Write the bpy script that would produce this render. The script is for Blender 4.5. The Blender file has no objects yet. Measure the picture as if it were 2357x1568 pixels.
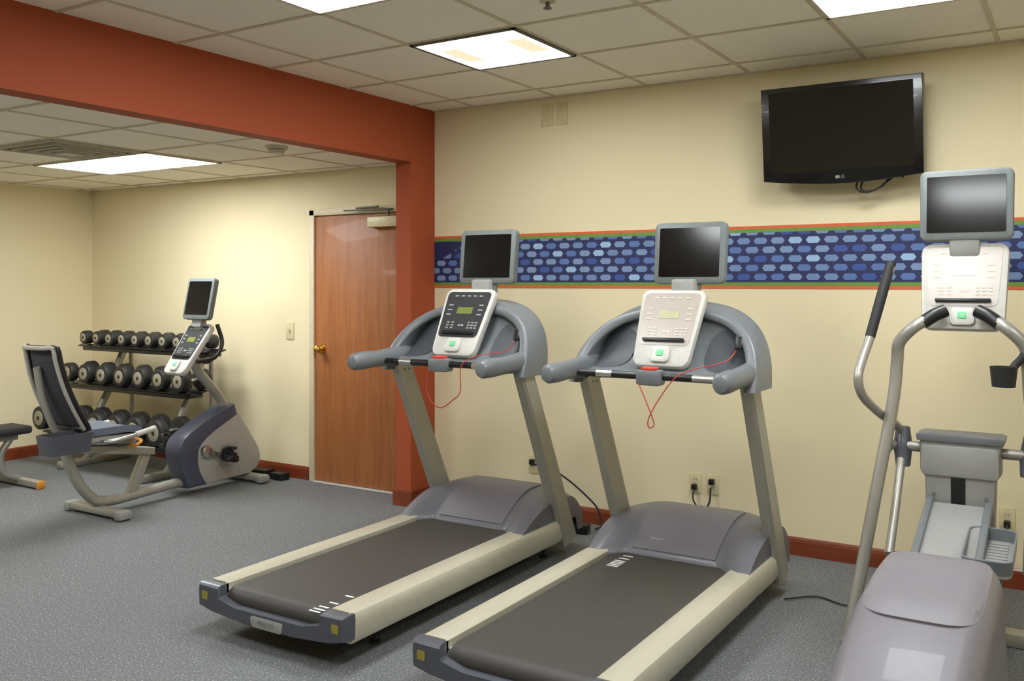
import bpy, bmesh, math, random
from mathutils import Matrix, Vector
random.seed(4)
C = bpy.context.scene.collection
def S(r,g,b):
    f=lambda c:(c/255/12.92) if c/255<=.04045 else ((c/255+.055)/1.055)**2.4
    return (f(r),f(g),f(b),1)
# ---------------------------------------------------------------- materials
class N:
    def __init__(s,name):
        s.m=bpy.data.materials.new(name); s.m.use_nodes=True
        s.nt=s.m.node_tree; s.b=s.nt.nodes['Principled BSDF']
    def n(s,t,**k):
        x=s.nt.nodes.new(t)
        for a,v in k.items(): setattr(x,a,v)
        return x
    def l(s,a,b): s.nt.links.new(a,b)
    def math(s,op,a,b=None,c=None):
        x=s.n('ShaderNodeMath',operation=op)
        for i,v in enumerate((a,b,c)):
            if v is None: continue
            if isinstance(v,(int,float)): x.inputs[i].default_value=v
            else: s.l(v,x.inputs[i])
        return x.outputs[0]
    def mix(s,f,a,b):
        x=s.n('ShaderNodeMix',data_type='RGBA')
        for i,v in ((0,f),(6,a),(7,b)):
            if isinstance(v,(int,float)): x.inputs[i].default_value=v
            elif isinstance(v,tuple): x.inputs[i].default_value=v
            else: s.l(v,x.inputs[i])
        return x.outputs[2]
    def obj(s):
        return s.n('ShaderNodeTexCoord').outputs['Object']
    def noise(s,scale,detail=3,vec=None,rough=.5):
        x=s.n('ShaderNodeTexNoise'); x.inputs['Scale'].default_value=scale
        x.inputs['Detail'].default_value=detail; x.inputs['Roughness'].default_value=rough
        s.l(vec if vec else s.obj(),x.inputs['Vector']); return x.outputs['Fac']
    def ramp(s,f,a,b):
        x=s.n('ShaderNodeMapRange'); x.inputs[1].default_value=a; x.inputs[2].default_value=b
        s.l(f,x.inputs[0]); return x.outputs[0]
    def bump(s,h,st,dist=.002):
        x=s.n('ShaderNodeBump'); x.inputs['Strength'].default_value=st; x.inputs['Distance'].default_value=dist
        s.l(h,x.inputs['Height']); s.l(x.outputs[0],s.b.inputs['Normal'])
def paint(name,col,rough=.5,metal=0,var=.06,scale=30,bump=.05,coat=0,spec=.5):
    k=N(name); c=k.noise(scale)
    d=tuple(x*(1-var) for x in col[:3])+(1,); e=tuple(min(1,x*(1+var)) for x in col[:3])+(1,)
    k.l(k.mix(k.ramp(c,.3,.7),d,e),k.b.inputs['Base Color'])
    k.b.inputs['Roughness'].default_value=rough; k.b.inputs['Metallic'].default_value=metal
    k.b.inputs['Specular IOR Level'].default_value=spec
    if coat: k.b.inputs['Coat Weight'].default_value=coat
    if bump: k.bump(k.noise(scale*12,2),bump,.001)
    return k.m
def carpet():
    k=N('carpet'); o=k.obj()
    a=k.noise(190,3,o,.75); b=k.noise(105,2,o); c=k.noise(1.2,2,o)
    base=k.mix(k.ramp(a,.38,.62),S(62,64,66),S(134,136,137))
    base=k.mix(k.ramp(b,.57,.68),base,S(164,164,162))
    base=k.mix(k.math('MULTIPLY',k.ramp(c,.3,.7),.25),base,S(94,97,101))
    k.l(base,k.b.inputs['Base Color']); k.b.inputs['Roughness'].default_value=.75
    k.bump(a,.5,.004); return k.m
def wood(name,c1,c2,axis=2,sc=1.0,rough=.35,coat=.2):
    k=N(name); o=k.obj(); mp=k.n('ShaderNodeMapping'); k.l(o,mp.inputs[0])
    v=[9*sc,9*sc,9*sc]; v[axis]=.7*sc; mp.inputs['Scale'].default_value=v
    a=k.noise(3,5,mp.outputs[0],.6); b=k.noise(1.1,2,o)
    col=k.mix(k.ramp(a,.3,.7),c1,c2)
    col=k.mix(k.math('MULTIPLY',k.ramp(b,.35,.7),.35),col,tuple(x*.75 for x in c1[:3])+(1,))
    k.l(col,k.b.inputs['Base Color']); k.b.inputs['Roughness'].default_value=rough
    k.b.inputs['Coat Weight'].default_value=coat; return k.m
def tile():
    k=N('ceiling_tile'); o=k.obj()
    a=k.noise(90,4,o,.7); v=k.n('ShaderNodeTexVoronoi'); v.inputs['Scale'].default_value=120; k.l(o,v.inputs['Vector'])
    col=k.mix(k.ramp(a,.35,.6),S(244,236,216),S(250,244,228))
    col=k.mix(k.ramp(v.outputs['Distance'],.12,.05),col,S(210,198,172))
    k.l(col,k.b.inputs['Base Color']); k.b.inputs['Roughness'].default_value=.95
    k.bump(a,.35,.003); return k.m
def wallpaint(name,col):
    k=N(name); o=k.obj(); a=k.noise(.8,2,o); b=k.noise(260,2,o)
    d=tuple(x*.95 for x in col[:3])+(1,)
    k.l(k.mix(k.ramp(a,.3,.7),d,col),k.b.inputs['Base Color']); k.b.inputs['Roughness'].default_value=.7
    k.b.inputs['Specular IOR Level'].default_value=.3
    k.bump(b,.15,.001); return k.m
def hexband():
    k=N('hex_wallpaper'); o=k.obj(); s=k.n('ShaderNodeSeparateXYZ'); k.l(o,s.inputs[0])
    x=s.outputs[0]; z=s.outputs[2]
    PX,PZ=.098,.0515
    zr=k.math('DIVIDE',k.math('ADD',z,10*PZ-.017),PZ); r=k.math('FLOOR',zr); fz=k.math('SUBTRACT',k.math('FRACT',zr),.5)
    off=k.math('MULTIPLY',k.math('MODULO',r,2.0),.5)
    xr=k.math('ADD',k.math('DIVIDE',k.math('ADD',x,20.0),PX),off); c=k.math('FLOOR',xr); fx=k.math('SUBTRACT',k.math('FRACT',xr),.5)
    ax=k.math('MULTIPLY',k.math('ABSOLUTE',fx),PX); az=k.math('MULTIPLY',k.math('ABSOLUTE',fz),PZ)
    h1=k.math('DIVIDE',az,.018); h2=k.math('DIVIDE',k.math('ADD',ax,k.math('MULTIPLY',az,.75)),.0395)
    inside=k.math('LESS_THAN',k.math('MAXIMUM',h1,h2),1.0)
    cv=k.n('ShaderNodeCombineXYZ'); k.l(c,cv.inputs[0]); k.l(r,cv.inputs[1])
    w=k.n('ShaderNodeTexWhiteNoise',noise_dimensions='2D'); k.l(cv.outputs[0],w.inputs['Vector']); rn=w.outputs['Value']
    cn=k.noise(1.3,2,cv.outputs[0])
    cr=k.n('ShaderNodeValToRGB'); cr.color_ramp.interpolation='CONSTANT'
    e=cr.color_ramp.elements; e[0].position=0; e[0].color=S(56,80,146); e[1].position=.12; e[1].color=S(86,112,166)
    for p,cc in ((.36,S(108,132,174)),(.64,S(120,142,180)),(.93,S(150,180,214))):
        q=e.new(p); q.color=cc
    k.l(rn,cr.inputs[0])
    thr=k.ramp(x,-3.25,-4.0); up=k.ramp(z,-.1,.1)
    keep=k.math('GREATER_THAN',k.math('ADD',cn,.35),k.math('MULTIPLY',thr,k.math('ADD',k.math('MULTIPLY',up,.9),.55)))
    f=k.math('MULTIPLY',inside,keep)
    k.l(k.mix(f,S(32,40,84),cr.outputs[0]),k.b.inputs['Base Color']); k.b.inputs['Roughness'].default_value=.6
    return k.m
def emis(name,col,st,patch=False):
    k=N(name); k.b.inputs['Base Color'].default_value=(.8,.85,.9,1)
    o=k.obj(); nz=k.noise(3,1,o)
    c=k.mix(k.ramp(nz,.3,.7),col,tuple(x*.96 for x in col[:3])+(1,))
    k.l(c,k.b.inputs['Emission Color'])
    if patch:  # dimmer orange patches on the diffuser
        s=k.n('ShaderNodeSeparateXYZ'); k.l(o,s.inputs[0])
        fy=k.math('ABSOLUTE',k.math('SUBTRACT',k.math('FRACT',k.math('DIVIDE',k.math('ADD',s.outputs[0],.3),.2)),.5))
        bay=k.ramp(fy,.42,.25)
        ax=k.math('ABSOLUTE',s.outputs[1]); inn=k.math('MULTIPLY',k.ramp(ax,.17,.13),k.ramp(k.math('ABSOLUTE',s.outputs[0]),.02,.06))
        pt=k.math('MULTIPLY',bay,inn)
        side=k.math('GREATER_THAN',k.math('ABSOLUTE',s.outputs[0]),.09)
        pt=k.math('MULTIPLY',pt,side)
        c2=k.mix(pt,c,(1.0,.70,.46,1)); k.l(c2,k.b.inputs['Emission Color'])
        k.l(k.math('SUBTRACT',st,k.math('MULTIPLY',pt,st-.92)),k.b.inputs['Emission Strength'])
    else: k.b.inputs['Emission Strength'].default_value=st
    return k.m
EST=25
M=dict(
 carpet=carpet(), tile=tile(), wall=wallpaint('cream_wall_paint',S(233,219,182)),
 red=wallpaint('terracotta_paint',S(164,78,46)), grid=paint('grid_paint',S(206,196,168),.6),
 base=wood('cherry_baseboard',S(112,48,22),S(138,64,30),0), door=wood('door_veneer',S(152,90,46),S(178,112,62),2,1,.5,.05),
 hex=hexband(), orange=paint('orange_stripe',S(214,96,56),.6), green=paint('green_stripe',S(104,142,58),.6),
 cream=paint('cream_enamel',S(210,196,164),.45), plate=paint('beige_plate',S(212,200,158),.4), slot=paint('dark_slot',S(60,50,40),.5),
 emis=emis('light_diffuser',(.93,.97,.98,1),EST), emisp=emis('light_diffuser_tinted',(.93,.97,.98,1),EST,True),
 brass=paint('brass',S(225,180,90),.22,1), 
 rail=paint('champagne_rail',S(194,189,170),.38,.25,.03), upr=paint('upright_silver',S(166,164,152),.4,.35,.03),
 gray=paint('mid_gray_plastic',S(110,114,118),.42,0,.04,coat=.1), dgray=paint('slate_plastic',S(78,80,89),.4,0,.04,coat=.15), pocket=paint('recess_plastic',S(68,72,78),.5,0,.04),
 lgray=paint('light_gray_plastic',S(152,152,149),.4,0,.03), hood=paint('hood_plastic',S(102,101,108),.42,0,.04,coat=.1),
 belt=paint('running_belt',S(60,57,54),.55,0,.1,60,.2), black=paint('black_plastic',S(24,24,26),.35),
 rub=paint('black_rubber',S(32,32,33),.65), white=paint('white_mark',S(225,225,220),.5),
 screen=paint('dark_screen',S(16,15,16),.12,0,.02,5,0), tvscreen=paint('tv_glass',S(9,8,8),.14,0,.02,5,0),
 gloss=paint('piano_black',S(11,10,11),.25,0,.02,5,0,coat=.2), bezel=paint('white_bezel',S(196,194,187),.35),
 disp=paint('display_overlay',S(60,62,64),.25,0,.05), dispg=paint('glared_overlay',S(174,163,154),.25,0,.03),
 btn=paint('pale_buttons',S(150,152,148),.4), btng=paint('glared_buttons',S(196,186,174),.4), lcd=paint('lcd_olive',S(120,128,70),.2), lcdg=paint('lcd_glared',S(180,178,144),.2),
 greenb=paint('green_button',S(110,200,144),.4), redc=paint('red_cord',S(176,52,40),.5), redb=paint('red_button',S(222,66,44),.4),
 chrome=paint('brushed_steel',S(200,200,196),.25,.9,.04), silver=paint('silver_tube',S(168,165,157),.35,.45,.03),
 monf=paint('monitor_frame',S(112,118,118),.4), navy=paint('navy_gray_plastic',S(70,74,90),.4,0,.04,coat=.1),
 shroud=paint('pale_shroud',S(168,164,156),.4), iron=paint('black_urethane',S(36,35,34),.5), disc=paint('cream_disc',S(160,154,134),.4,.2),
 mesh=paint('seat_mesh_fabric',S(56,56,62),.8,0,.3,150,.5), pad=paint('seat_pad',S(96,103,118),.6),
 orangep=paint('orange_plastic',S(206,140,50),.4), ylab=paint('olive_label',S(150,140,56),.5), frost=paint('frosted_vent',S(190,184,164),.5),
 vent=paint('vent_dark',S(104,98,86),.6), ell=paint('elliptical_cover',S(112,108,115),.44,0,.03,coat=.08), ellp=paint('elliptical_cover_panel',S(122,118,125),.40,0,.03,coat=.08))
# ---------------------------------------------------------------- geometry
T=Matrix.Translation
def fr(o,u,v):
    u=Vector(u).normalized(); v=Vector(v).normalized(); w=u.cross(v)
    return Matrix(((u.x,v.x,w.x,o[0]),(u.y,v.y,w.y,o[1]),(u.z,v.z,w.z,o[2]),(0,0,0,1)))
def rrect(w,h,r,n=5,taper=1.0):
    p=[]
    for cx,cy,a0 in ((w/2-r,h/2-r,0),(-w/2+r,h/2-r,90),(-w/2+r,-h/2+r,180),(w/2-r,-h/2+r,270)):
        for i in range(n+1):
            a=math.radians(a0+90*i/n); x=cx+r*math.cos(a); y=cy+r*math.sin(a)
            k=taper+(1-taper)*(y+h/2)/h
            p.append((x*k,y))
    return p
def crom(pts,k=6):
    P=[Vector(p) for p in pts]
    if len(P)<3: return P
    P=[2*P[0]-P[1]]+P+[2*P[-1]-P[-2]]; o=[]
    for i in range(1,len(P)-2):
        for j in range(k):
            t=j/k; a,b,c,d=P[i-1:i+3]
            o.append(.5*((2*b)+(c-a)*t+(2*a-5*b+4*c-d)*t*t+(3*b-a-3*c+d)*t**3))
    o.append(P[-2]); return o
class G:
    def __init__(s): s.bm=bmesh.new()
    def add(s,t,mat):
        for f in t.faces: f.material_index=mat
        bmesh.ops.recalc_face_normals(t,faces=t.faces[:])
        me=bpy.data.meshes.new('t'); t.to_mesh(me); t.free(); s.bm.from_mesh(me); bpy.data.meshes.remove(me); return s
    def box(s,c,d,bev=0,rot=None,mat=0,seg=2):
        t=bmesh.new(); bmesh.ops.create_cube(t,size=1)
        bmesh.ops.scale(t,vec=d,verts=t.verts)
        if bev: bmesh.ops.bevel(t,geom=t.edges[:],offset=bev,segments=seg,affect='EDGES',profile=.5)
        m=Matrix.Translation(c)
        if rot: m=m@Matrix.Rotation(rot[1],4,rot[0])
        bmesh.ops.transform(t,matrix=m,verts=t.verts); return s.add(t,mat)
    def prism(s,poly,m,d0,d1,bev=0,mat=0,seg=2):
        t=bmesh.new(); a=[t.verts.new((x,y,d0)) for x,y in poly]; b=[t.verts.new((x,y,d1)) for x,y in poly]
        n=len(poly); t.faces.new(a[::-1]); t.faces.new(b)
        for i in range(n): t.faces.new((a[i],a[(i+1)%n],b[(i+1)%n],b[i]))
        bmesh.ops.recalc_face_normals(t,faces=t.faces[:])
        if bev:
            e=[x for x in t.edges if abs(x.verts[0].co.z-x.verts[1].co.z)<1e-6]
            bmesh.ops.bevel(t,geom=e,offset=bev,segments=seg,affect='EDGES',profile=.5)
        bmesh.ops.transform(t,matrix=m,verts=t.verts); return s.add(t,mat)
    def loft(s,rings,mat=0,cap=True,closed=False):
        t=bmesh.new(); V=[[t.verts.new(p) for p in r] for r in rings]; n=len(rings[0])
        R=len(V)
        for i in range(R if closed else R-1):
            for j in range(n):
                t.faces.new((V[i][j],V[i][(j+1)%n],V[(i+1)%R][(j+1)%n],V[(i+1)%R][j]))
        if cap and not closed: t.faces.new(V[0][::-1]); t.faces.new(V[-1])
        return s.add(t,mat)
    def tube(s,pts,r,mat=0,seg=14,k=6,closed=False,sub=True,sq=1.0):
        if sub:
            P=crom(list(pts)+([pts[0]] if closed else []),k)
            if closed: P=P[:-1]
        else: P=[Vector(p) for p in pts]
        n=len(P); rr=r if isinstance(r,(list,tuple)) else [r]*2
        R=[]; nv=None
        for i,p in enumerate(P):
            if closed: d=(P[(i+1)%n]-P[i-1])
            else: d=P[min(i+1,n-1)]-P[max(i-1,0)]
            d.normalize()
            if nv is None:
                up=Vector((0,0,1)) if abs(d.z)<.9 else Vector((1,0,0)); nv=(up-d*up.dot(d)).normalized()
            else: nv=(nv-d*nv.dot(d)).normalized()
            b=d.cross(nv); q=i/(n-1)*(len(rr)-1); a=min(int(q),len(rr)-2); ra=rr[a]+(rr[a+1]-rr[a])*(q-a)
            R.append([p+nv*math.cos(2*math.pi*j/seg)*ra*sq+b*math.sin(2*math.pi*j/seg)*ra for j in range(seg)])
        return s.loft(R,mat,True,closed)
    def cyl(s,p0,p1,r,r1=None,mat=0,seg=28,bev=0):
        p0=Vector(p0);p1=Vector(p1); d=(p1-p0); L=d.length; d.normalize(); r1=r if r1 is None else r1
        if bev: st=[(0,r-bev),(bev*.3,r-bev*.3),(bev,r),(L-bev,r1),(L-bev*.3,r1-bev*.3),(L,r1-bev)]
        else: st=[(0,r),(L,r1)]
        up=Vector((0,0,1)) if abs(d.z)<.9 else Vector((1,0,0)); a=(up-d*up.dot(d)).normalized(); b=d.cross(a)
        return s.loft([[p0+d*h+(a*math.cos(2*math.pi*j/seg)+b*math.sin(2*math.pi*j/seg))*q for j in range(seg)] for h,q in st],mat)
    def ball(s,c,r,sc=(1,1,1),mat=0):
        t=bmesh.new(); bmesh.ops.create_uvsphere(t,u_segments=20,v_segments=12,radius=r)
        bmesh.ops.scale(t,vec=sc,verts=t.verts); bmesh.ops.translate(t,vec=c,verts=t.verts); return s.add(t,mat)
    def surf(s,f,nu,nv,th,mat=0):
        t=bmesh.new(); V=[[t.verts.new(f(i/nu,j/nv)) for j in range(nv+1)] for i in range(nu+1)]
        for i in range(nu):
            for j in range(nv): t.faces.new((V[i][j],V[i+1][j],V[i+1][j+1],V[i][j+1]))
        bmesh.ops.recalc_face_normals(t,faces=t.faces[:])
        if th: bmesh.ops.solidify(t,geom=t.faces[:],thickness=th)
        return s.add(t,mat)
    def text(s,str,size,m,mat=0,ext=.0006,align='CENTER'):
        cu=bpy.data.curves.new('t','FONT'); cu.body=str; cu.size=size; cu.extrude=ext; cu.align_x=align; cu.align_y='CENTER'
        o=bpy.data.objects.new('t',cu); C.objects.link(o); dg=bpy.context.evaluated_depsgraph_get()
        me=bpy.data.meshes.new_from_object(o.evaluated_get(dg)); bpy.data.objects.remove(o); me.transform(m)
        t=bmesh.new(); t.from_mesh(me); bpy.data.meshes.remove(me); return s.add(t,mat)
    def out(s,name,mats,parent=None,loc=(0,0,0),angle=38,smooth=True,**props):
        me=bpy.data.meshes.new(name); s.bm.to_mesh(me); s.bm.free()
        for m in mats: me.materials.append(M[m])
        if smooth:
            me.polygons.foreach_set('use_smooth',[True]*len(me.polygons)); me.set_sharp_from_angle(angle=math.radians(angle))
        o=bpy.data.objects.new(name,me); C.objects.link(o); o.location=loc
        if parent: o.parent=parent
        for a,b in props.items(): o[a]=b
        return o
def root(name,loc,label,cat,group=None,rz=0):
    e=bpy.data.objects.new(name,None); e.empty_display_size=.1; C.objects.link(e); e.location=loc; e.rotation_euler=(0,0,rz)
    e['label']=label; e['category']=cat
    if group: e['group']=group
    return e
def struct(g,name,mats,**k):
    return g.out(name,mats,kind='structure',smooth=False,**k)
# ---------------------------------------------------------------- room shell
XL,XR,YB,YF=-7.85,2.0,-1.8,5.22; ZC,ZL=2.73,2.375; PX0,PX1=-4.02,-3.89
struct(G().box(((XL+XR)/2,(YB+YF)/2,-.05),(XR-XL+.2,YF-YB+.2,.1)),'floor',['carpet'])
struct(G().box(((XL+XR)/2,YF+.05,1.45),(XR-XL+.2,.1,2.9)),'wall_back',['wall'])
struct(G().box((XL-.05,(YB+YF)/2,1.45),(.1,YF-YB,2.9)),'wall_left',['wall'])
struct(G().box((XR+.05,(YB+YF)/2,1.45),(.1,YF-YB,2.9)),'wall_right',['wall'])
struct(G().box(((XL+XR)/2,YB-.05,1.45),(XR-XL+.2,.1,2.9)),'wall_front',['wall'])
g=G().box(((PX0+PX1)/2,(YB+4.95)/2,(2.345+2.85)/2),(PX1-PX0,4.95-YB,2.85-2.345))
g.box(((PX0+PX1)/2,(4.95+YF)/2,1.425),(PX1-PX0,YF-4.95,2.85)); struct(g,'wall_partition',['red'])
struct(G().box(((PX1+XR)/2,(YB+YF)/2,ZC+.05),(XR-PX1,YF-YB,.1)),'ceiling',['tile'])
struct(G().box(((XL+PX0)/2,(YB+YF)/2,ZL+.05),(PX0-XL,YF-YB,.1)),'ceiling_lowered',['tile'])
P=.635
def gridobj(x0,x1,y0,y1,z,xo,yo,nm):
    g=G(); k=math.ceil((x0-xo)/P)
    while xo+k*P<x1: g.box((xo+k*P,(y0+y1)/2,z-.002),(.022,y1-y0,.006)); k+=1
    k=math.ceil((y0-yo)/P)
    while yo+k*P<y1: g.box(((x0+x1)/2,yo+k*P,z-.0025),(x1-x0,.022,.006)); k+=1
    g.box(((x0+x1)/2,y1-.01,z-.003),(x1-x0,.02,.01)); 
    struct(g,nm,['grid'])
gridobj(PX1,XR,YB,YF,ZC,-.37,4.315,'trim_1'); gridobj(XL,PX0,YB,YF,ZL,-5.16,4.435,'trim_2')
def bb(a,b,y,nm,ax='x',dirn=-1):
    L=b-a; pr=[(0,0),(.016,0),(.016,.075),(.012,.09),(.006,.1),(0,.1)]
    if ax=='x': m=fr((a,y,0),(0,dirn,0),(0,0,1)); w=m.col[2][0]
    else: m=fr((y,a,0),(dirn,0,0),(0,0,1)); w=m.col[2][1]
    g=G().prism(pr,m,0,L*(1 if w>0 else -1)); struct(g,nm,['base'])
bb(XL,-5.09,YF,'baseboard_back'); bb(PX1,XR,YF,'baseboard_back_main'); bb(YB,YF,XL,'baseboard_left','y',1)
g=G().box(((PX0+PX1)/2,4.942,.055),(.165,.016,.11),.003); g.box((PX1+.008,5.08,.055),(.016,.27,.11),.003); g.box((PX0-.008,5.07,.055),(.016,.25,.11),.003)
struct(g,'baseboard_partition',['base'])
zc=1.6675
g=G().box(((PX1+XR)/2,YF-.001,0),(XR-PX1,.004,.285)); 
o=struct(g,'trim_3',['hex']); o.location=(0,0,zc)
g=G(); 
for z,h in ((1.839,.017),(1.496,.017)): g.box(((PX1+XR)/2,YF-.001,z),(XR-PX1,.004,h))
struct(g,'trim_4',['orange'])
g=G()
for z,h in ((1.820,.021),(1.5145,.021)): g.box(((PX1+XR)/2,YF-.001,z),(XR-PX1,.004,h))
struct(g,'trim_5',['green'])
d=bpy.data.objects.new('door_1',None); C.objects.link(d); d.location=(-4.56,YF,0); d['kind']='structure'
G().box((0,-.012,1.02),(.90,.024,2.015),.002).out('door_leaf',['door'],d)
g=G().box((-.475,-.02,1.04),(.05,.04,2.08),.004); g.box((.475,-.02,1.04),(.05,.04,2.08),.004); g.box((0,-.02,2.06),(1.0,.04,.05),.004)
g.out('door_frame',['cream'],d)
G().box((0,-.03,.006),(.9,.05,.01),.003).out('threshold',['bezel'],d)
g=G().cyl((-.38,-.024,1.02),(-.38,-.032,1.02),.036,bev=.003); g.cyl((-.38,-.03,1.02),(-.38,-.06,1.02),.013); g.ball((-.38,-.078,1.02),.032,(1,.8,1))
g.out('door_knob',['brass'],d)
g=G().box((.26,-.055,1.965),(.28,.06,.075),.006); g.out('door_closer',['plate'],d)
g=G().box((.12,-.075,2.055),(.42,.02,.012),.002,('Z',.12)); g.box((.06,-.05,2.075),(.34,.02,.012),.002,('Z',-.22)); g.cyl((.3,-.06,2.0),(.3,-.06,2.06),.01)
g.out('closer_arm',['vent'],d)
# ---------------------------------------------------------------- ceiling lights
def light(x,y,w,h,z,patch=False,lab='square recessed fluorescent ceiling light, lit'):
    r=root('ceiling_light',(x,y,z),lab,'ceiling light','ceiling lights')
    g=G(); t=.022
    g.box((0,h/2-t/2,-.008),(w,t,.012),.002); g.box((0,-h/2+t/2,-.008),(w,t,.012),.002); g.box((w/2-t/2,0,-.008),(t,h,.012),.002); g.box((-w/2+t/2,0,-.008),(t,h,.012),.002)
    g.out('fixture_frame',['vent' if patch else 'grid'],r)
    G().box((0,0,-.006),(w-2*t,h-2*t,.005)).out('diffuser',['emisp' if patch else 'emis'],r)
a=P-.01
light(-2.5925,3.9975,a,a,ZC,True,'square recessed fluorescent ceiling light with orange-tinted patches, lit')
light(-2.5925,2.7275,a,a,ZC); light(-.6875,3.9975,a,a,ZC); light(-.6875,2.7275,a,a,ZC)  # last one is out of view, added to even out the light
light(-2.5925,.8225,a,a,ZC); light(-.6875,.8225,a,a,ZC); light(1.2,2.7275,a,a,ZC)  # unseen panels, added so the room is lit more flatly
light(-5.795,4.1175,2*P-.01,a,ZL,False,'long unseen ceiling light troffer, added for flatter light')
light(-5.795,1.5775,2*P-.01,a,ZL,False,'long unseen ceiling light troffer, added for flatter light')  # unseen troffer, added as fill for the lowered side
r=root('air_vent',(-5.4775,3.4825,ZL),'square ceiling air diffuser with concentric louvres','air vent')
g=G()
for i,w in enumerate((.6,.47,.34,.21)):
    for sx,sy in ((1,0),(-1,0),(0,1),(0,-1)):
        g.box((sx*w/2,sy*w/2,-.012-.004*i),(.012 if sx else w,.012 if sy else w,.018),.002)
g.out('louvre',['frost'],r); G().box((0,0,-.005),(.6,.6,.006)).out('duct_opening',['vent'],r)
G().box((0,0,-.024),(.12,.12,.03),.006).out('louvre_core',['frost'],r)
r=root('smoke_detector',(-4.29,4.11,ZL),'round white smoke detector on the ceiling','smoke detector')
G().cyl((0,0,0),(0,0,-.018),.07,bev=.004).out('mounting_base',['grid'],r); G().cyl((0,0,-.018),(0,0,-.045),.055,.045,bev=.006).out('sensor_cover',['frost'],r)
for x,y,z in ((-1.95,3.42,ZC),(-6.35,3.35,ZL)):
    r=root('fire_sprinkler',(x,y,z),'small fire sprinkler head in the ceiling','sprinkler','sprinkler heads')
    G().cyl((0,0,0),(0,0,-.010),.035,bev=.002).out('escutcheon',['grid'],r)
    G().cyl((0,0,-.008),(0,0,-.035),.009).cyl((0,0,-.035),(0,0,-.038),.018).out('nozzle',['vent'],r)
# ---------------------------------------------------------------- wall plates
def outlet(x,z,pts=None,plug=None,rad=.006):
    r=root('wall_outlet',(x,YF,z),'beige duplex wall outlet with a black cord plugged in' if pts else 'beige duplex wall outlet with cover plate','outlet','wall outlets')
    G().prism(rrect(.072,.118,.006),fr((0,0,0),(1,0,0),(0,0,1)),0,.006,.002).out('cover_plate',['plate'],r)
    for s_ in (-1,1):
        g=G().prism(rrect(.034,.03,.01),fr((0,-.006,s_*.021),(1,0,0),(0,0,1)),0,.002,0,0)
        for q in (-1,1): g.box((q*.007,-.008,s_*.021+.002),(.002,.002,.009),mat=1)
        g.out('socket',['cream','slot'],r)
    if pts:
        L=lambda p:(p[0]-x,p[1]-YF,p[2]-z)
        c=G().tube([L(p) for p in pts],rad,seg=8).out('power_cord',['black'],r)
        G().box(L(plug),(.03,.035,.035),.006).out('plug',['black'],c)
outlet(-3.08,.33,[(-3.08,5.18,.33),(-2.95,5.13,.35),(-2.79,5.12,.29),(-2.65,5.12,.20),(-2.56,5.12,.12),(-2.53,5.1,.03),(-2.55,5.06,.012)],(-3.08,5.195,.35))
outlet(-1.965,.334,[(-1.965,5.185,.31),(-1.94,5.13,.24),(-1.84,5.12,.16),(-1.72,5.06,.07),(-1.68,4.95,.012),(-1.7,4.8,.01)],(-1.965,5.195,.316),.005)
outlet(-1.859,.337,[(-1.859,5.18,.32),(-1.84,5.11,.26),(-1.87,5.1,.2),(-1.93,5.12,.14),(-1.97,5.1,.05),(-1.95,5.0,.012),(-1.9,4.85,.01)],(-1.859,5.195,.357))
outlet(-.332,.34,[(-.332,5.185,.32),(-.32,5.13,.22),(-.34,5.12,.08),(-.36,5.05,.012),(-.4,4.95,.01)],(-.332,5.195,.32))
r=root('light_switch',(-5.30,YF,1.145),'beige toggle light switch on the wall','light switch')
G().prism(rrect(.085,.135,.006),fr((0,0,0),(1,0,0),(0,0,1)),0,.006,.002).out('cover_plate',['plate'],r)
G().box((0,-.01,.004),(.012,.02,.028),.002).out('toggle',['cream'],r)
for x in (-2.975,-2.868):
    r=root('blank_wall_plate',(x,YF,2.615),'blank beige wall cover plate near the ceiling','wall plate','blank wall plates')
    G().prism(rrect(.085,.145,.005),fr((0,0,0),(1,0,0),(0,0,1)),0,.008,.002).out('cover_plate',['plate'],r)
    for z in (-.05,.05): G().cyl((0,-.007,z),(0,-.0095,z),.004,seg=12).out('screw',['cream'],r)
def adapter(x,y,w,l,h,rz=0):
    r=root('power_adapter',(x,y,0),'small black power adapter box on the floor by the baseboard','power adapter','power adapters',rz)
    G().box((0,0,h/2),(w,l,h),.008).out('adapter_body',['black'],r); G().cyl((-w/2,0,h/2),(-w/2-.03,0,h/2),.007,.004).out('strain_relief',['rub'],r)
adapter(-5.5,5.12,.16,.10,.06,.1); adapter(-5.3,5.11,.13,.09,.055,-.1); adapter(-2.62,4.98,.13,.08,.055,.2)
# ---------------------------------------------------------------- television
r=root('television',(-1.10,5.02,2.31),'black flat-screen television mounted high on the wall, tilted down','television'); r.rotation_euler=(math.radians(7),0,0)
W,H=.815,.53
pr=[(-W/2,H/2),(-W/2,-H/2+.03)]+[(-W/2+W*i/16,-H/2+.03-.03*math.sin(math.pi*i/16)) for i in range(1,16)]+[(W/2,-H/2+.03),(W/2,H/2)]
G().prism(pr,fr((0,0,0),(1,0,0),(0,0,1)),-.08,.0,.006).out('tv_body',['gloss'],r)
G().prism(rrect(.73,.43,.003),fr((0,-.0005,.024),(1,0,0),(0,0,1)),0,.001).out('tv_screen',['tvscreen'],r)
m=fr((0,-.0015,-.229),(1,0,0),(0,0,1)); g=G().text('LG',.024,m@Matrix.Translation((.008,0,0))); g.cyl((-.016,-.001,-.229),(-.016,-.0025,-.229),.009); g.out('brand_mark',['btn'],r,smooth=False)
g=G().box((0,.1,.02),(.5,.05,.36),.01); g.out('tv_back_cover',['black'],r)
g=G().box((0,.15,.03),(.25,.07,.25),.004); g.out('wall_bracket',['black'],r)
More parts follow.
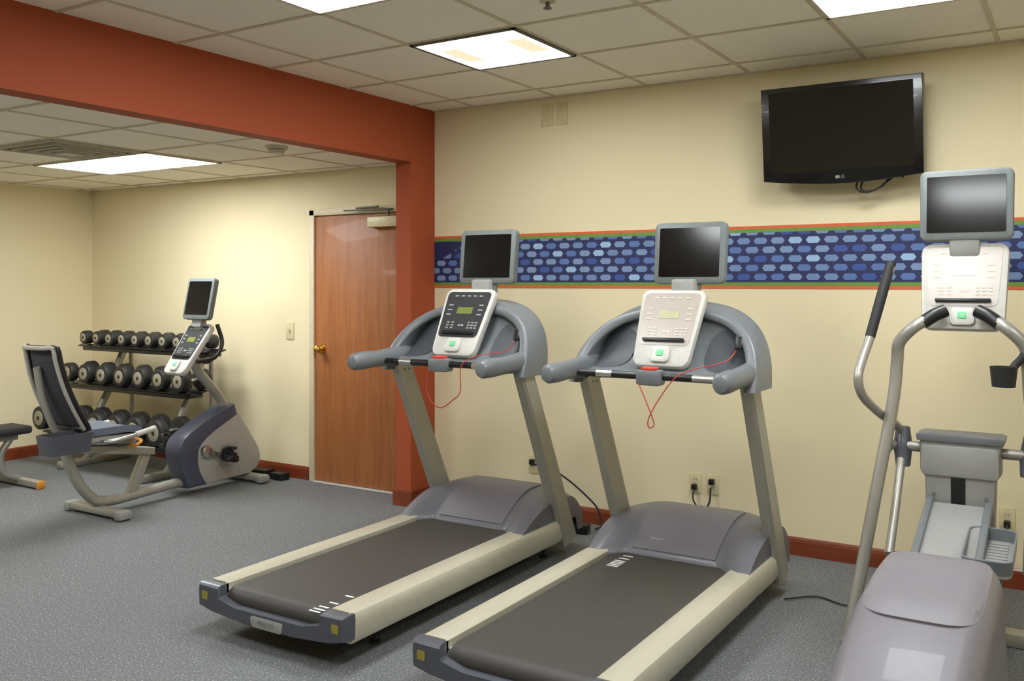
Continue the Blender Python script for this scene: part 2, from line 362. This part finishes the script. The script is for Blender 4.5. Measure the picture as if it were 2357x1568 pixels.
g=G().tube([(.1,.07,-.2),(.07,.05,-.29),(.12,.04,-.32),(.2,.05,-.29),(.24,.08,-.24),(.3,.08,-.25)],.005,seg=8); g.tube([(.13,.07,-.2),(.09,.06,-.3),(.16,.05,-.31),(.22,.06,-.27),(.25,.06,-.25)],.005,seg=8)
g.out('tv_cable',['rub'],r)
# ---------------------------------------------------------------- shared: attached monitor and console
def monitor(par,x,y,z,w=.365,h=.30,tilt=6):
    a=math.radians(tilt); m=fr((x,y,z),(1,0,0),(0,math.sin(a),math.cos(a)))
    mo=G().prism(rrect(w,h,.028,taper=.985),m,-.025,.02,.008).out('monitor',['monf'],par)
    G().prism(rrect(w*.84,h*.80,.006),m@T((0,h*.01,0)),.0195,.0215).out('monitor_screen',['screen'],mo)
    G().prism(rrect(.1,.06,.01),m@T((0,-h/2-.02,0)),-.03,.0).out('monitor_bracket',['lgray'],mo)
    return mo
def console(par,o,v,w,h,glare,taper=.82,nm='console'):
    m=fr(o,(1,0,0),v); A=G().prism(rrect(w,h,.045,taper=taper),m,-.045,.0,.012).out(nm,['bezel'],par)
    ov='dispg' if glare else 'disp'; bt='btng' if glare else 'btn'; lc='lcdg' if glare else 'lcd'  # glare is painted in as paler overlay, button and LCD colours
    g=G().prism(rrect(w*.86,h*.68,.025,taper=.88),m@T((0,h*.105,0)),-.001,.002)
    g.prism(rrect(w*.30,h*.10,.004),m@T((0,h*.16,0)),.002,.0035,mat=2)
    for rx in (-.3,.3):
        for k in range(3):
            g.prism(rrect(w*.09,h*.02,.002),m@T((rx*w,h*(.1+.07*k),0)),.002,.0035,mat=1)
    for k in range(5): g.prism(rrect(w*.07,h*.02,.002),m@T(((k-2)*w*.12,h*.38,0)),.002,.0035,mat=1)
    for i in range(3):
        for j in range(3): g.prism(rrect(w*.05,h*.02,.002),m@T((w*(.16+.07*i),-h*(.02+.04*j),0)),.002,.0035,mat=1)
    for i in range(2):
        for j in range(3): g.prism(rrect(w*.05,h*.02,.002),m@T((-w*(.25-.09*i),-h*(.02+.04*j),0)),.002,.0035,mat=1)
    for i in range(2): g.prism(rrect(w*.05,h*.03,.004),m@T((w*(-.02+.06*i),-h*.06,0)),.002,.0035,mat=1)
    g.out('display_panel',[ov,bt,lc],A)
    G().prism(rrect(w*.62,h*.035,.005),m@T((0,-h*.175,0)),0,.018,.002).out('reading_ledge',['black'],A)
    b=G().prism(rrect(w*.28,h*.2,.02),m@T((0,-h*.36,0)),-.002,.016,.006).out('button_pod',['bezel'],A)
    G().prism(rrect(.034,.03,.006),m@T((0,-h*.35,0)),.015,.019,.001).out('start_button',['greenb'],A)
    return A
# ---------------------------------------------------------------- treadmill
def treadmill(X,Y,glare,lab,marks):
    r=root('treadmill',(X,Y,0),lab,'treadmill','treadmills')
    W=.42; I=.3
    for s_ in (-1,1):
        pr=[(I,.13),(I,.222),(I+.008,.228),(W-.03,.228),(W-.01,.222),(W,.205),(W,.13),(W-.012,.105),(I+.02,.105)]
        pr=[(s_*a,b) for a,b in pr]
        G().prism(pr,fr((0,0,0),(1,0,0),(0,0,1)),-.05,-1.86).out('side_rail',['rail'],r)
    g=G().box((0,.98,.135),(.62,1.8,.09),.01); g.box((0,1.9,.14),(.72,.22,.1),.01); g.out('deck_frame',['black'],r)
    pr=[(-W,.225),(-I,.222),(-I,.175),(-.2,.15),(.2,.15),(I,.175),(I,.222),(W,.225),(W+.003,.2),(W,.125),(.34,.105),(.15,.088),(-.15,.088),(-.34,.105),(-W,.125),(-W-.003,.2)]
    def ringy(y,sc,zs): return [(a*sc,y,.16+(b-.16)*zs) for a,b in pr]
    G().loft([ringy(.06,1,1),ringy(.02,1,1),ringy(.004,.992,.95),ringy(-.006,.975,.85)]).out('rear_cap',['dgray'],r)
    g=G().prism(rrect(.19,.045,.012,taper=.9),fr((-.0,-.006,.118),(1,0,0),(0,0,1)),-.002,.003,.001); g.text('PRECOR',.026,fr((0,-.0092,.118),(1,0,0),(0,0,1)),1); g.out('badge',['lgray','gray'],r)
    for s_ in (-1,1): G().prism(rrect(.035,.035,.004),fr((s_*.375,-.0055,.175),(1,0,0),(0,0,1)),-.001,.002).out('caution_label',['ylab'],r)
    R=.048; pr=[(1.55,.208),(.12,.208)]+[(.085-R*math.sin(math.pi*i/10),.16+R*math.cos(math.pi*i/10)) for i in range(0,11)]+[(1.55,.112)]
    g=G().prism(pr,fr((0,0,0),(0,1,0),(0,0,1)),-.285,.285)
    for x,y,w in marks: g.box((x,y,.2085),(w,.011,.0012),mat=1)
    g.out('running_belt',['belt','white'],r)
    G().cyl((-.298,.085,.16),(.298,.085,.16),.040).out('rear_roller',['chrome'],r)
    def hf(u,v):
        x=(u-.5)*.80; ax=abs(x)/.4
        y0=1.34+.10*(1 if ax<.6 else max(0,1-((ax-.6)/.27)))**1.3 if ax<.87 else 1.34
        y=y0+(2.02-y0)*v
        t=(y-y0)/.34; t=min(1,max(0,t)); st=math.sin(t*math.pi/2)**.95
        z=.213+.165*st-.05*max(0,(ax-.45)/.55)**1.6*st
        if y>1.86: z-=.12*((y-1.86)/.16)**2
        return (x,y,z)
    nu,nv=40,24
    t=bmesh.new(); V=[]
    for i in range(nu+1):
        V.append([t.verts.new(hf(i/nu,j/nv)) for j in range(nv+1)])
    for i in range(nu):
        for j in range(nv): t.faces.new((V[i][j],V[i+1][j],V[i+1][j+1],V[i][j+1]))
    bnd=[V[i][0] for i in range(nu+1)]+[V[nu][j] for j in range(1,nv+1)]+[V[i][nv] for i in range(nu-1,-1,-1)]+[V[0][j] for j in range(nv-1,0,-1)]
    low=[t.verts.new((b.co.x*1.0,b.co.y,.2 if b.co.y<1.95 else .12)) for b in bnd]
    for i in range(len(bnd)):
        k=(i+1)%len(bnd); t.faces.new((bnd[i],bnd[k],low[k],low[i]))
    g=G(); g.add(t,0); hd=g.out('motor_hood',['hood'],r,angle=50)
    def pf(u,v):
        x=(u-.5)*.46*(1-.10*(1-v)); y=1.46+(1.84-1.46)*v
        tt=min(1,max(0,(y-1.44)/.34)); st=math.sin(tt*math.pi/2)**.95; ax=abs(x)/.4
        return (x,y,.216+.165*st-.05*max(0,(ax-.45)/.55)**1.6*st+.003)
    G().surf(pf,16,16,.005).out('hood_panel',['ell'],hd)
    for s_ in (-1,1):
        x0,x1=s_*.375,s_*.43
        lo=Vector((0,1.84,.09)); hi=Vector((0,1.36,1.08))
        rg=[]
        for c,w in ((lo,.15),(hi,.125)):
            q=[(x0,-w/2),(x0,w/2),(x1-s_*.012,w/2),(x1,w/2-.015),(x1,-w/2+.015),(x1-s_*.012,-w/2)]
            rg.append([(a,c.y+b*.9,c.z+b*.25) for a,b in q])
        g=G().loft(rg); 
        for f in (.06,.94):
            c=lo.lerp(hi,f)
            for q in (-.02,.02): g.cyl((x0-s_*.002,c.y+q,c.z+abs(q)),(x0+s_*.004,c.y+q,c.z+abs(q)),.007,mat=1,seg=10)
        g.out('upright',['upr','gray'],r)
    def arch(a):
        c,s=math.cos(a),math.sin(a)
        return -.43*math.copysign(abs(c)**.72,c), 1.045+.35*abs(s)**.78, abs(s)
    rings=[]; n=36
    pts=[arch(math.pi*i/n) for i in range(n+1)]
    for i,(x,z,s) in enumerate(pts):
        x0,z0,_=pts[max(i-1,0)]; x1,z1,_=pts[min(i+1,n)]
        d=Vector((x1-x0,0,z1-z0)).normalized(); nn=Vector((-d.z,0,d.x))
        dep=.27-.12*s; yc=1.39+.17*s; th=.058-.012*s
        rings.append([Vector((x,yc+p*.97,z))+nn*q+Vector((0,0,p*.25*s)) for p,q in rrect(dep,th,.018,3)])
    A=G().loft(rings).out('dash_housing',['gray'],r,angle=60)
    def dish(u,v):
        i=.06+.88*u; x,z,s=arch(math.pi*i); zt=z
        x*=.97
        a,b,c,d=[(1.20,1.105),(1.31,1.075),(1.46,1.10+.04*s),(1.53,zt-.02)]; k=1-v
        y=k**3*a[0]+3*k*k*v*b[0]+3*k*v*v*c[0]+v**3*d[0]; z=k**3*a[1]+3*k*k*v*b[1]+3*k*v*v*c[1]+v**3*d[1]
        return (x,y,z)
    G().surf(dish,36,16,.012).out('dash_tray',['gray'],A,angle=60)
    for s_ in (-1,1):
        def pk(u,v):
            rr_=u; a=2*math.pi*v
            px_=math.copysign(abs(math.cos(a))**.7,math.cos(a))*rr_; py_=math.copysign(abs(math.sin(a))**.8,math.sin(a))*rr_
            uu=.5+s_*(.245+.13*px_)*1.0; vv=.66+.28*py_
            x,y,z=dish(min(1,max(0,uu)),vv); return (x,y-.020,z+.007)
        G().surf(pk,6,28,0).out('cup_pocket',['pocket'],A,angle=60)
    for s_ in (-1,1):
        rg=[]
        for y,a,b,x,z in ((.955,.012,.014,.405,1.105),(.962,.030,.034,.405,1.106),(.985,.041,.045,.405,1.108),(1.05,.044,.048,.405,1.11),(1.16,.040,.044,.405,1.112),(1.28,.043,.05,.405,1.115),(1.40,.045,.065,.41,1.115),(1.47,.04,.06,.41,1.11)):
            rg.append([(s_*x+a*math.cos(q*math.pi/10),y,z+b*math.sin(q*math.pi/10)) for q in range(20)])
        G().loft(rg).out('side_grip',['gray'],r)
    g=G().cyl((-.38,1.2,1.10),(.38,1.2,1.10),.017,mat=0)
    for x0,x1 in ((-.27,-.19),(.2,.3)): g.cyl((x0,1.2,1.10),(x1,1.2,1.10),.0185,mat=1)
    g.out('handlebar',['black','chrome'],r)
    b=G().box((0,1.195,1.095),(.12,.075,.07),.014).out('safety_key_box',['gray'],r)
    G().box((0,1.19,1.135),(.07,.045,.014),.005).out('safety_key',['redb'],b)
    if glare: pts=[(-.05,1.165,1.08),(0,1.14,1.0),(.035,1.13,.93),(.045,1.13,.89),(.02,1.13,.88),(.02,1.13,.92),(.06,1.14,1.0),(.13,1.16,1.10),(.2,1.2,1.14),(.3,1.34,1.17),(.34,1.42,1.24)]
    else: pts=[(-.05,1.165,1.09),(-.06,1.15,.98),(-.02,1.15,.90),(.04,1.15,.88),(.1,1.16,.92),(.15,1.16,.97),(.15,1.17,1.10),(.22,1.22,1.15),(.31,1.34,1.17),(.34,1.42,1.24)]
    c=G().tube(pts,.0027,seg=6).out('safety_cord',['redc'],r)
    G().box((.34,1.405,1.25),(.035,.02,.06),.006,('X',-.4)).out('cord_clip',['black'],c)
    console(r,(.0,1.385,1.315),(0,.50,.87),.33,.405,glare)
    g=G().box((.02,1.56,1.42),(.12,.06,.24),.015); g.box((.0,1.515,1.37),(.14,.09,.12),.012); g.out('monitor_post',['lgray'],r)
    monitor(r,.035,1.60,1.665)
    for s_ in (-1,1):
        for y in (.32,1.75): G().cyl((s_*.3,y,0),(s_*.3,y,.012),.024,bev=.003).cyl((s_*.3,y,.01),(s_*.3,y,.1),.008).out('leveling_foot',['rub'],r)
    return r
mk1=[(.235,.03,.06),(.235,.055,.06),(.232,.085,.05),(.235,.14,.045),(.235,.235,.045)]
mk2=[(-.20,1.215+.022*i,.055) for i in range(5)]+[(-.2,1.215+.022*5+.02,.05),(-.2,1.39,.05)]
treadmill(-2.85,2.68,False,'gray silver treadmill with dark console, nearer the terracotta post',mk1)
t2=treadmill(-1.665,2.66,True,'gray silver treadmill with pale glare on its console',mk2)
G().tube([(.445,1.76,.012),(.565,1.89,.008),(.715,1.84,.008),(.865,1.96,.008),(1.0,2.04,.008)],.004,seg=8).out('power_cord',['black'],t2)
# ---------------------------------------------------------------- elliptical
ox,oy=-.44,3.4
r=root('elliptical_trainer',(ox,oy,0),'gray silver elliptical trainer with attached monitor beside the wall','elliptical trainer',rz=0)
rings=[]
for y,wt,wb,zt,zb in ((-1.30,.20,.29,.16,.08),(-1.25,.26,.34,.26,.04),(-1.12,.31,.40,.37,.0),(-.95,.345,.42,.455,.0),(-.75,.36,.43,.53,.0),(-.5,.37,.435,.59,.0),(-.25,.37,.43,.615,.0),(-.08,.36,.42,.615,.0),(.0,.34,.40,.595,.0),(.05,.30,.37,.53,.05),(.07,.23,.31,.42,.1)):
    q=rrect(1,1,.15,6); ring=[]
    for a,b in q:
        t=b+.5; w=wb+(wt-wb)*t**1.5; rr_=a*w; ring.append((rr_+.032,y,zb+(zt-zb)*t))
    rings.append(ring)
A=G().loft(rings).out('drive_housing',['ell'],r,angle=60)
def top(y):
    ks=((-1.12,.37),(-.95,.455),(-.75,.53),(-.5,.59),(-.25,.615),(-.08,.615),(.0,.595))
    for (a,b),(c,d) in zip(ks,ks[1:]):
        if y<=c: return b+(d-b)*(y-a)/(c-a)
    return .595
def hp(u,v):
    x=(u-.5)*2; y=(v-.5)*2; k=1/max(1e-6,(abs(x)**5+abs(y)**5)**(1/5))*max(abs(x),abs(y)) if (x or y) else 1
    x*=k;y*=k; xx=x*.162; yy=-.31+y*.29
    return (xx+.032,yy,top(yy)+.007-.022*(abs(x))**7)
G().surf(hp,20,20,.010).out('housing_panel',['ellp'],A,angle=60)
m=fr((-.012,.90,0),(1,0,0),(0,0,1))
g=G().prism([(-.155,.85),(-.155,.72),(-.135,.69),(-.13,.48),(.13,.48),(.135,.69),(.155,.72),(.155,.85)],m,-.12,0,.01); A=g.out('front_tower',['lgray'],r)
G().prism([(-.17,.870),(-.165,.845),(.165,.845),(.17,.870),(.15,.877),(-.15,.877)],m,-.14,.012,.003).out('tower_cap',['gray'],A)
G().prism(rrect(.30,.13,.02),m@T((0,.765,0)),-.01,.012,.005).out('tower_cover',['lgray'],A)
G().prism(rrect(.055,.19,.002),m@T((-.005,.60,0)),-.01,.004).out('belt_slot',['black'],A)
for x,z in ((-.1,.53),(-.1,.62),(.1,.53),(.1,.62)): G().cyl((x-.012,.9,z),(x-.012,.895,z),.007,seg=10).out('tower_bolt',['gray'],A)
g=G().box((-.012,.98,.25),(.2,.12,.5),.01); g.box((0,1.0,.03),(.6,.09,.06),.012); g.out('front_stand',['upr'],r)
g=G().box((-.012,.50,.46),(.20,.8,.03),.006,('X',.30)); g.out('ramp',['lgray'],r)
for s_ in (-1,1): G().box((-.012+s_*.112,.50,.47),(.03,.82,.045),.01,('X',.30)).out('ramp_rail',['gray'],r)
g=G().cyl((-.32,.96,.805),(.32,.96,.805),.022); 
for s_ in (-1,1): g.cyl((s_*.32,.96,.805),(s_*.29,.96,.805),.034,bev=.004)
g.out('pivot_shaft',['silver'],r)
for s_ in (-1,1):
    mir=lambda pts:[(s_*p[0],p[1],p[2]) for p in pts]
    up=mir([(-.07,.85,1.40),(-.13,.82,1.365),(-.18,.80,1.33),(-.235,.81,1.265),(-.245,.82,1.18),(-.26,.80,1.0),(-.32,.73,.6),(-.365,.68,.3),(-.41,.63,.02)])
    A=G().tube(up,.0255).ball(up[-1],.03,(1,1,.6)).out('frame_tube',['silver'],r)
    G().tube(mir([(-.06,.855,1.405),(-.10,.835,1.385),(-.145,.815,1.352)]),.0285).out('fixed_grip',['black'],A)
    ma=mir([(-.28,.88,1.59),(-.31,.81,1.45),(-.34,.74,1.29),(-.355,.66,1.2),(-.36,.60,1.13),(-.35,.64,1.05),(-.31,.80,.96),(-.265,.95,.89),(-.25,1.0,.82)])
    A=G().tube(ma,.019).out('moving_arm',['silver'],r)
    G().tube([Vector(ma[0])+Vector((0,.008,.02)),ma[1],Vector(ma[2])],[.021,.022,.021]).out('arm_grip',['rub'],A)
    G().tube(mir([(-.25,1.0,.88),(-.245,.97,.80),(-.24,.94,.72)]),[.03,.04,.03]).out('arm_knuckle',['dgray'],A)
    G().tube(mir([(-.245,.93,.75),(-.25,.80,.55),(-.25,.66,.40)]),.018).out('link_arm',['silver'],A)
    py=.56 if s_>0 else .12; pz=.47 if s_>0 else .36; px=s_*.135+(-.005 if s_>0 else 0)
    rr=rrect(.165,.34,.035,5); mp=fr((px,py,pz),(1,0,0),(0,.97,.12))
    A=G().prism(rr,mp,-.012,.008,.004).out('foot_pedal',['lgray'],r)
    rg=[]
    for d0,o_ in ((0,1.0),(.055,1.04),(.055,.97),(.005,.94)):
        rg.append([mp@Vector((a*o_,b*o_,d0)) for a,b in rr])
    G().loft(rg,closed=True).out('pedal_rim',['gray'],A)
    g=G()
    for k in range(9): g.prism(rrect(.12,.008,.003),mp@T((0,-.12+.03*k,0)),.007,.012)
    g.out('pedal_tread',['lgray'],A)
    G().tube([(px,py+.1,pz-.03),(px,py-.2,pz-.06),(px+s_*.03,-.1,.33)],.02).out('pedal_arm',['dgray'],r)
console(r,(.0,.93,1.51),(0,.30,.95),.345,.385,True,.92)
g=G().box((.0,.955,1.40),(.2,.08,.12),.02); g.out('console_mount',['bezel'],r)
g=G().box((.0,.99,1.69),(.12,.05,.12),.012); g.out('monitor_post',['lgray'],r)
monitor(r,.005,.99,1.855,.365,.305,4)
g=G(); c=(.165,.72,1.11)
rg=[]
for zz,rr_ in ((0,.042),(.08,.05),(.08,.042),(.01,.036)): rg.append([(c[0]+rr_*math.cos(2*math.pi*k/24),c[1]+rr_*math.sin(2*math.pi*k/24),c[2]+zz) for k in range(24)])
g.loft(rg,closed=True); g.cyl((c[0],c[1],c[2]),(c[0],c[1],c[2]+.012),.04)
g.tube([(.18,.765,1.15),(.2,.79,1.19),(.225,.80,1.22),(.24,.81,1.25)],.016)
g.out('cup_holder',['rub'],r)
# ---------------------------------------------------------------- recumbent bike
bx,by=-5.5,3.6
r=root('recumbent_exercise_bike',(bx,by,0),'silver and navy recumbent exercise bike with mesh backrest','exercise bike')
YZ=fr((0,0,0),(0,1,0),(0,0,1))
def stab(y,hw):
    A=G().box((0,y,.04),(hw*2-.06,.085,.045),.012).out('stabilizer',['silver'],r)
    for s_ in (-1,1): G().box((s_*(hw-.03),y,.035),(.07,.1,.06),.018).cyl((s_*(hw-.05),y,0),(s_*(hw-.05),y,.012),.025).out('stabilizer_cap',['lgray'],A)
stab(.09,.3); stab(1.34,.22)
G().tube([(0,-.13,.46),(0,-.09,.33),(0,-.02,.2),(0,.08,.1),(0,.22,.075),(0,.45,.085),(0,.8,.095),(0,1.35,.075)],.034,sq=1.1).out('main_frame',['upr'],r)
G().prism([(.43,.36),(.49,.35),(.37,.07),(.29,.07)],YZ,-.025,.025,.006).out('seat_strut',['upr'],r)
g=G().prism([(-.17,.45),(-.17,.50),(.50,.385),(.50,.335)],YZ,-.05,.05,.008); g.out('seat_rail',['upr'],r)
G().prism([(-.1,.50),(-.06,.57),(.30,.52),(.33,.44)],YZ,-.09,.09,.01).out('seat_carriage',['lgray'],r)
sm=lambda pts,k=4:[(p.x,p.y) for p in crom([(a,b,0) for a,b in pts],k)]
nv=sm([(1.17,.62),(1.02,.57),(.80,.47),(.70,.40),(.675,.30),(.71,.17),(.75,.055)])+sm([(.92,.055),(.855,.17),(.84,.28),(.87,.36),(1.0,.44),(1.2,.53)])
G().prism(nv,YZ,-.085,.085,.018).out('frame_neck',['navy'],r)
sh=sm([(1.19,.60),(1.27,.47),(1.37,.33),(1.43,.22),(1.42,.12),(1.33,.065)])+[(.90,.055),(.84,.15),(.83,.30),(.93,.42),(1.08,.5)]
A=G().prism(sh,YZ,-.075,.075,.02).out('flywheel_shroud',['shroud'],r)
G().prism(rrect(.16,.17,.03),fr((.0765,1.12,.24),(0,1,0),(0,0,1)),-.002,.002).out('shroud_access_panel',['lgray'],A)
for s_,dy,dz in ((1,.13,-.05),(-1,-.13,.05)):
    A=G().cyl((s_*.07,.90,.30),(s_*.115,.90,.30),.045,bev=.008).out('crank_hub',['chrome'],r)
    G().loft([[(s_*.105+q*.008,.90+a,.30+b) for q,a,b in ((-1,0,-.02),(1,0,-.02),(1,0,.02),(-1,0,.02))],[(s_*.115+q*.007,.90+dy+a,.30+dz+b) for q,a,b in ((-1,0,-.014),(1,0,-.014),(1,0,.014),(-1,0,.014))]]).out('crank_arm',['chrome'],A)
    g=G().box((s_*.18,.90+dy,.30+dz),(.095,.09,.03),.01,('X',.5)); g.box((s_*.18,.90+dy,.30+dz+.02),(.09,.012,.10),.005,('X',-.1)); g.tube([(s_*.15,.86+dy,.29+dz),(s_*.18,.86+dy,.37+dz),(s_*.21,.94+dy,.36+dz)],.012); g.box((s_*.18,.94+dy,.28+dz),(.08,.05,.05),.012)
    g.out('bike_pedal',['black'],A)
G().tube([(0,1.15,.55),(0,1.10,.66),(0,1.0,.77),(0,.90,.88),(0,.86,.98)],.032,sq=1.35).out('console_column',['upr'],r)
console(r,(0,.80,1.055),(0,.60,.80),.26,.43,False,.85)
g=G().tube([(-.13,.80,.98),(-.15,.92,1.0),(-.14,1.0,1.1),(-.12,1.0,1.2)],.014); g.tube([(.13,.78,.96),(.15,.92,.98),(.14,1.0,1.08),(.11,.98,1.22)],.015); g.tube([(-.15,.92,1.0),(0,.96,.94),(.15,.92,.98)],.014)
g.out('front_handle',['black'],r)
G().box((0,.92,1.19),(.08,.06,.14),.012).out('monitor_post',['lgray'],r)
monitor(r,0,.92,1.405,.29,.31,12)
def pad(u,v):
    x=(u-.5)*2;y=(v-.5)*2
    return (x*.19*(1-.06*y*y),.10+y*.2,.575+.012*math.cos(x*1.5)-.03*max(0,y)**3+.02*x*x)
A=G().surf(pad,16,16,.045).out('seat_cushion',['pad'],r,angle=60)
G().prism([(-.12,.51),(-.12,.55),(.30,.53),(.30,.50)],YZ,-.17,.17,.01).out('seat_base',['shroud'],A)
def back(u,v):
    x=(u-.5)*2; k=1-.10*v*v
    return (x*.17*k, -.12-.20*v-.05*math.sin(v*math.pi)*.6+.04*x*x, .60+.52*v)
A=G().surf(back,16,24,.014).out('backrest',['mesh'],r,angle=60)
ed=[back(0,i/8) for i in range(9)]+[back(i/6,1) for i in range(1,6)]+[back(1,1-i/8) for i in range(9)]+[back(1-i/6,0) for i in range(1,6)]
G().tube([(a*1.05,b-.005,c) for a,b,c in ed],.017,closed=True,k=2).out('backrest_frame',['black'],A)
G().tube([(a*.98,b-.028,c) for a,b,c in ed[:23]],.014,k=2).out('backrest_shell',['shroud'],A)
G().tube([(0,-.10,.52),(0,-.2,.6),(0,-.28,.8),(0,-.32,1.0)],.022).out('backrest_support',['silver'],A)
for s_ in (-1,1):
    A=G().tube([(s_*.1,-.02,.50),(s_*.22,.02,.51),(s_*.25,.14,.525),(s_*.25,.34,.555)],.014).out('seat_handle',['chrome'],r)
    G().tube([(s_*.25,.2,.535),(s_*.25,.28,.547),(s_*.25,.345,.557)],.018).out('seat_handle_grip',['bezel'],A)
mt=fr((.17,-.24,.475),(1,0,0),(0,1,0)); rr=rrect(.17,.30,.03,4)
rg=[[mt@Vector((a*k,b*k,d)) for a,b in rr] for d,k in ((0,.88),(.12,1.0),(.12,.94),(.008,.84))]
G().loft(rg,closed=True).prism(rrect(.145,.26,.02),mt,0,.01).out('storage_tray',['dgray'],r)
G().tube([(-.05,.32,.47),(.08,.36,.46),(.12,.30,.44),(.14,.24,.45)],.011).out('adjustment_lever',['orangep'],r)
# ---------------------------------------------------------------- dumbbell rack
rx=-6.6
r=root('dumbbell_rack',(rx,4.6,0),'three-tier silver dumbbell rack with black trays against the wall','dumbbell rack')
for s_ in (-1,1):
    x=s_*.52
    A=G().tube([(x,.06,.03),(x,.175,.18),(x,.205,.45),(x,.285,.6),(x,.345,.76),(x,.49,1.04)],.028,sq=1.15).out('rack_upright',['upr'],r)
    G().box((x,.16,.03),(.07,.66,.06),.015).out('rack_foot',['silver'],r)
    G().tube([(x,.48,.05),(x,.51,.5),(x,.50,1.0)],.018).out('rear_brace',['silver'],r)
tiers=((.30,.985,.045,.10,.057,9,-7.32,.174),(.12,.68,.062,.115,.080,7,-7.26,.2367),(-.02,.285,.08,.125,.098,7,-7.41,.248))
for (y,z,_,hl,R,n,x0,sp) in tiers:
    A=G()
    for q in (-.085,.085): A.box((0,y+q,z-.0),(1.62,.05,.012),.002,('X',.22)); A.box((0,y+q+(.03 if q<0 else -.03),z-.0115),(1.62,.008,.025),.002)
    A.box((0,y,z-.03),(1.58,.16,.03),.004)
    for s_ in (-.52,.52): A.box((s_,y+.12,z-.03),(.04,.14,.03),.004)
    A.out('rack_tray',['black'],r)
def dumbbell(x,y,z,hl,R,lab,grp):
    e=root('dumbbell',(x,y,z),lab,'dumbbell',grp)
    G().cyl((0,-hl,0),(0,hl,0),.015).out('dumbbell_handle',['chrome'],e)
    for s_ in (-1,1):
        g=G().cyl((0,s_*(hl-.055),0),(0,s_*(hl+.02),0),R,bev=.012,seg=28); g.cyl((0,s_*(hl+.018),0),(0,s_*(hl+.0235),0),R*.62,mat=1,bev=.002); g.cyl((0,s_*(hl+.02),0),(0,s_*(hl+.026),0),R*.18,mat=0)
        g.out('weight_head',['iron','disc'],e)
    return e
def copy(e,loc):
    n=e.copy(); C.objects.link(n); n.location=loc
    for ch in e.children:
        c=ch.copy(); c.parent=n; C.objects.link(c)
    return n
labs=('small black dumbbell with cream end disc on the top rack tier','medium black dumbbell with cream end disc on the middle rack tier','large black dumbbell with cream end disc on the bottom rack tier')
grps=('dumbbells on the top tier','dumbbells on the middle tier','dumbbells on the bottom tier')
for (y,z,_,hl,R,n,x0,sp),lb,gp in zip(tiers,labs,grps):
    zz=z+.012+R; e=dumbbell(x0,4.6+y,zz,hl,R,lb,gp)
    for i in range(1,n): copy(e,(x0+sp*i,4.6+y,zz))
# ---------------------------------------------------------------- weight bench
r=root('weight_bench',(-6.8,3.9,0),'flat black padded weight bench with silver frame','weight bench')
G().box((0,-.55,.43),(.27,1.2,.06),.02).out('bench_pad',['rub'],r)
G().box((0,-.5,.375),(.06,1.0,.05),.01).out('bench_rail',['silver'],r)
G().tube([(0,-.05,.36),(0,-.12,.25),(0,-.1,.12),(0,.02,.05)],.026).out('bench_leg',['silver'],r)
G().tube([(0,-.95,.36),(0,-.98,.2),(0,-1.0,.05)],.026).out('bench_leg',['silver'],r)
for y in (.03,-1.0):
    A=G().box((0,y,.035),(.5,.06,.05),.01).out('bench_foot',['silver'],r)
    for s_ in (-1,1): G().box((s_*.26,y,.03),(.025,.066,.06),.008).out('foot_cap',['orangep'],A)
# ---------------------------------------------------------------- world, camera
w=bpy.data.worlds.new('world'); bpy.context.scene.world=w; w.use_nodes=True
w.node_tree.nodes['Background'].inputs[0].default_value=(.9,.9,.85,1); w.node_tree.nodes['Background'].inputs[1].default_value=.3
cd=bpy.data.cameras.new('camera'); co=bpy.data.objects.new('camera',cd); C.objects.link(co)
co.location=(0,0,1.52); co.rotation_euler=(math.radians(90),0,math.radians(31.9))
cd.sensor_width=36; cd.lens=36*2121/2357; cd.shift_y=-132/2357; cd.clip_start=.05
bpy.context.scene.camera=co
try: bpy.context.scene.view_settings.view_transform='Standard'
except Exception: pass
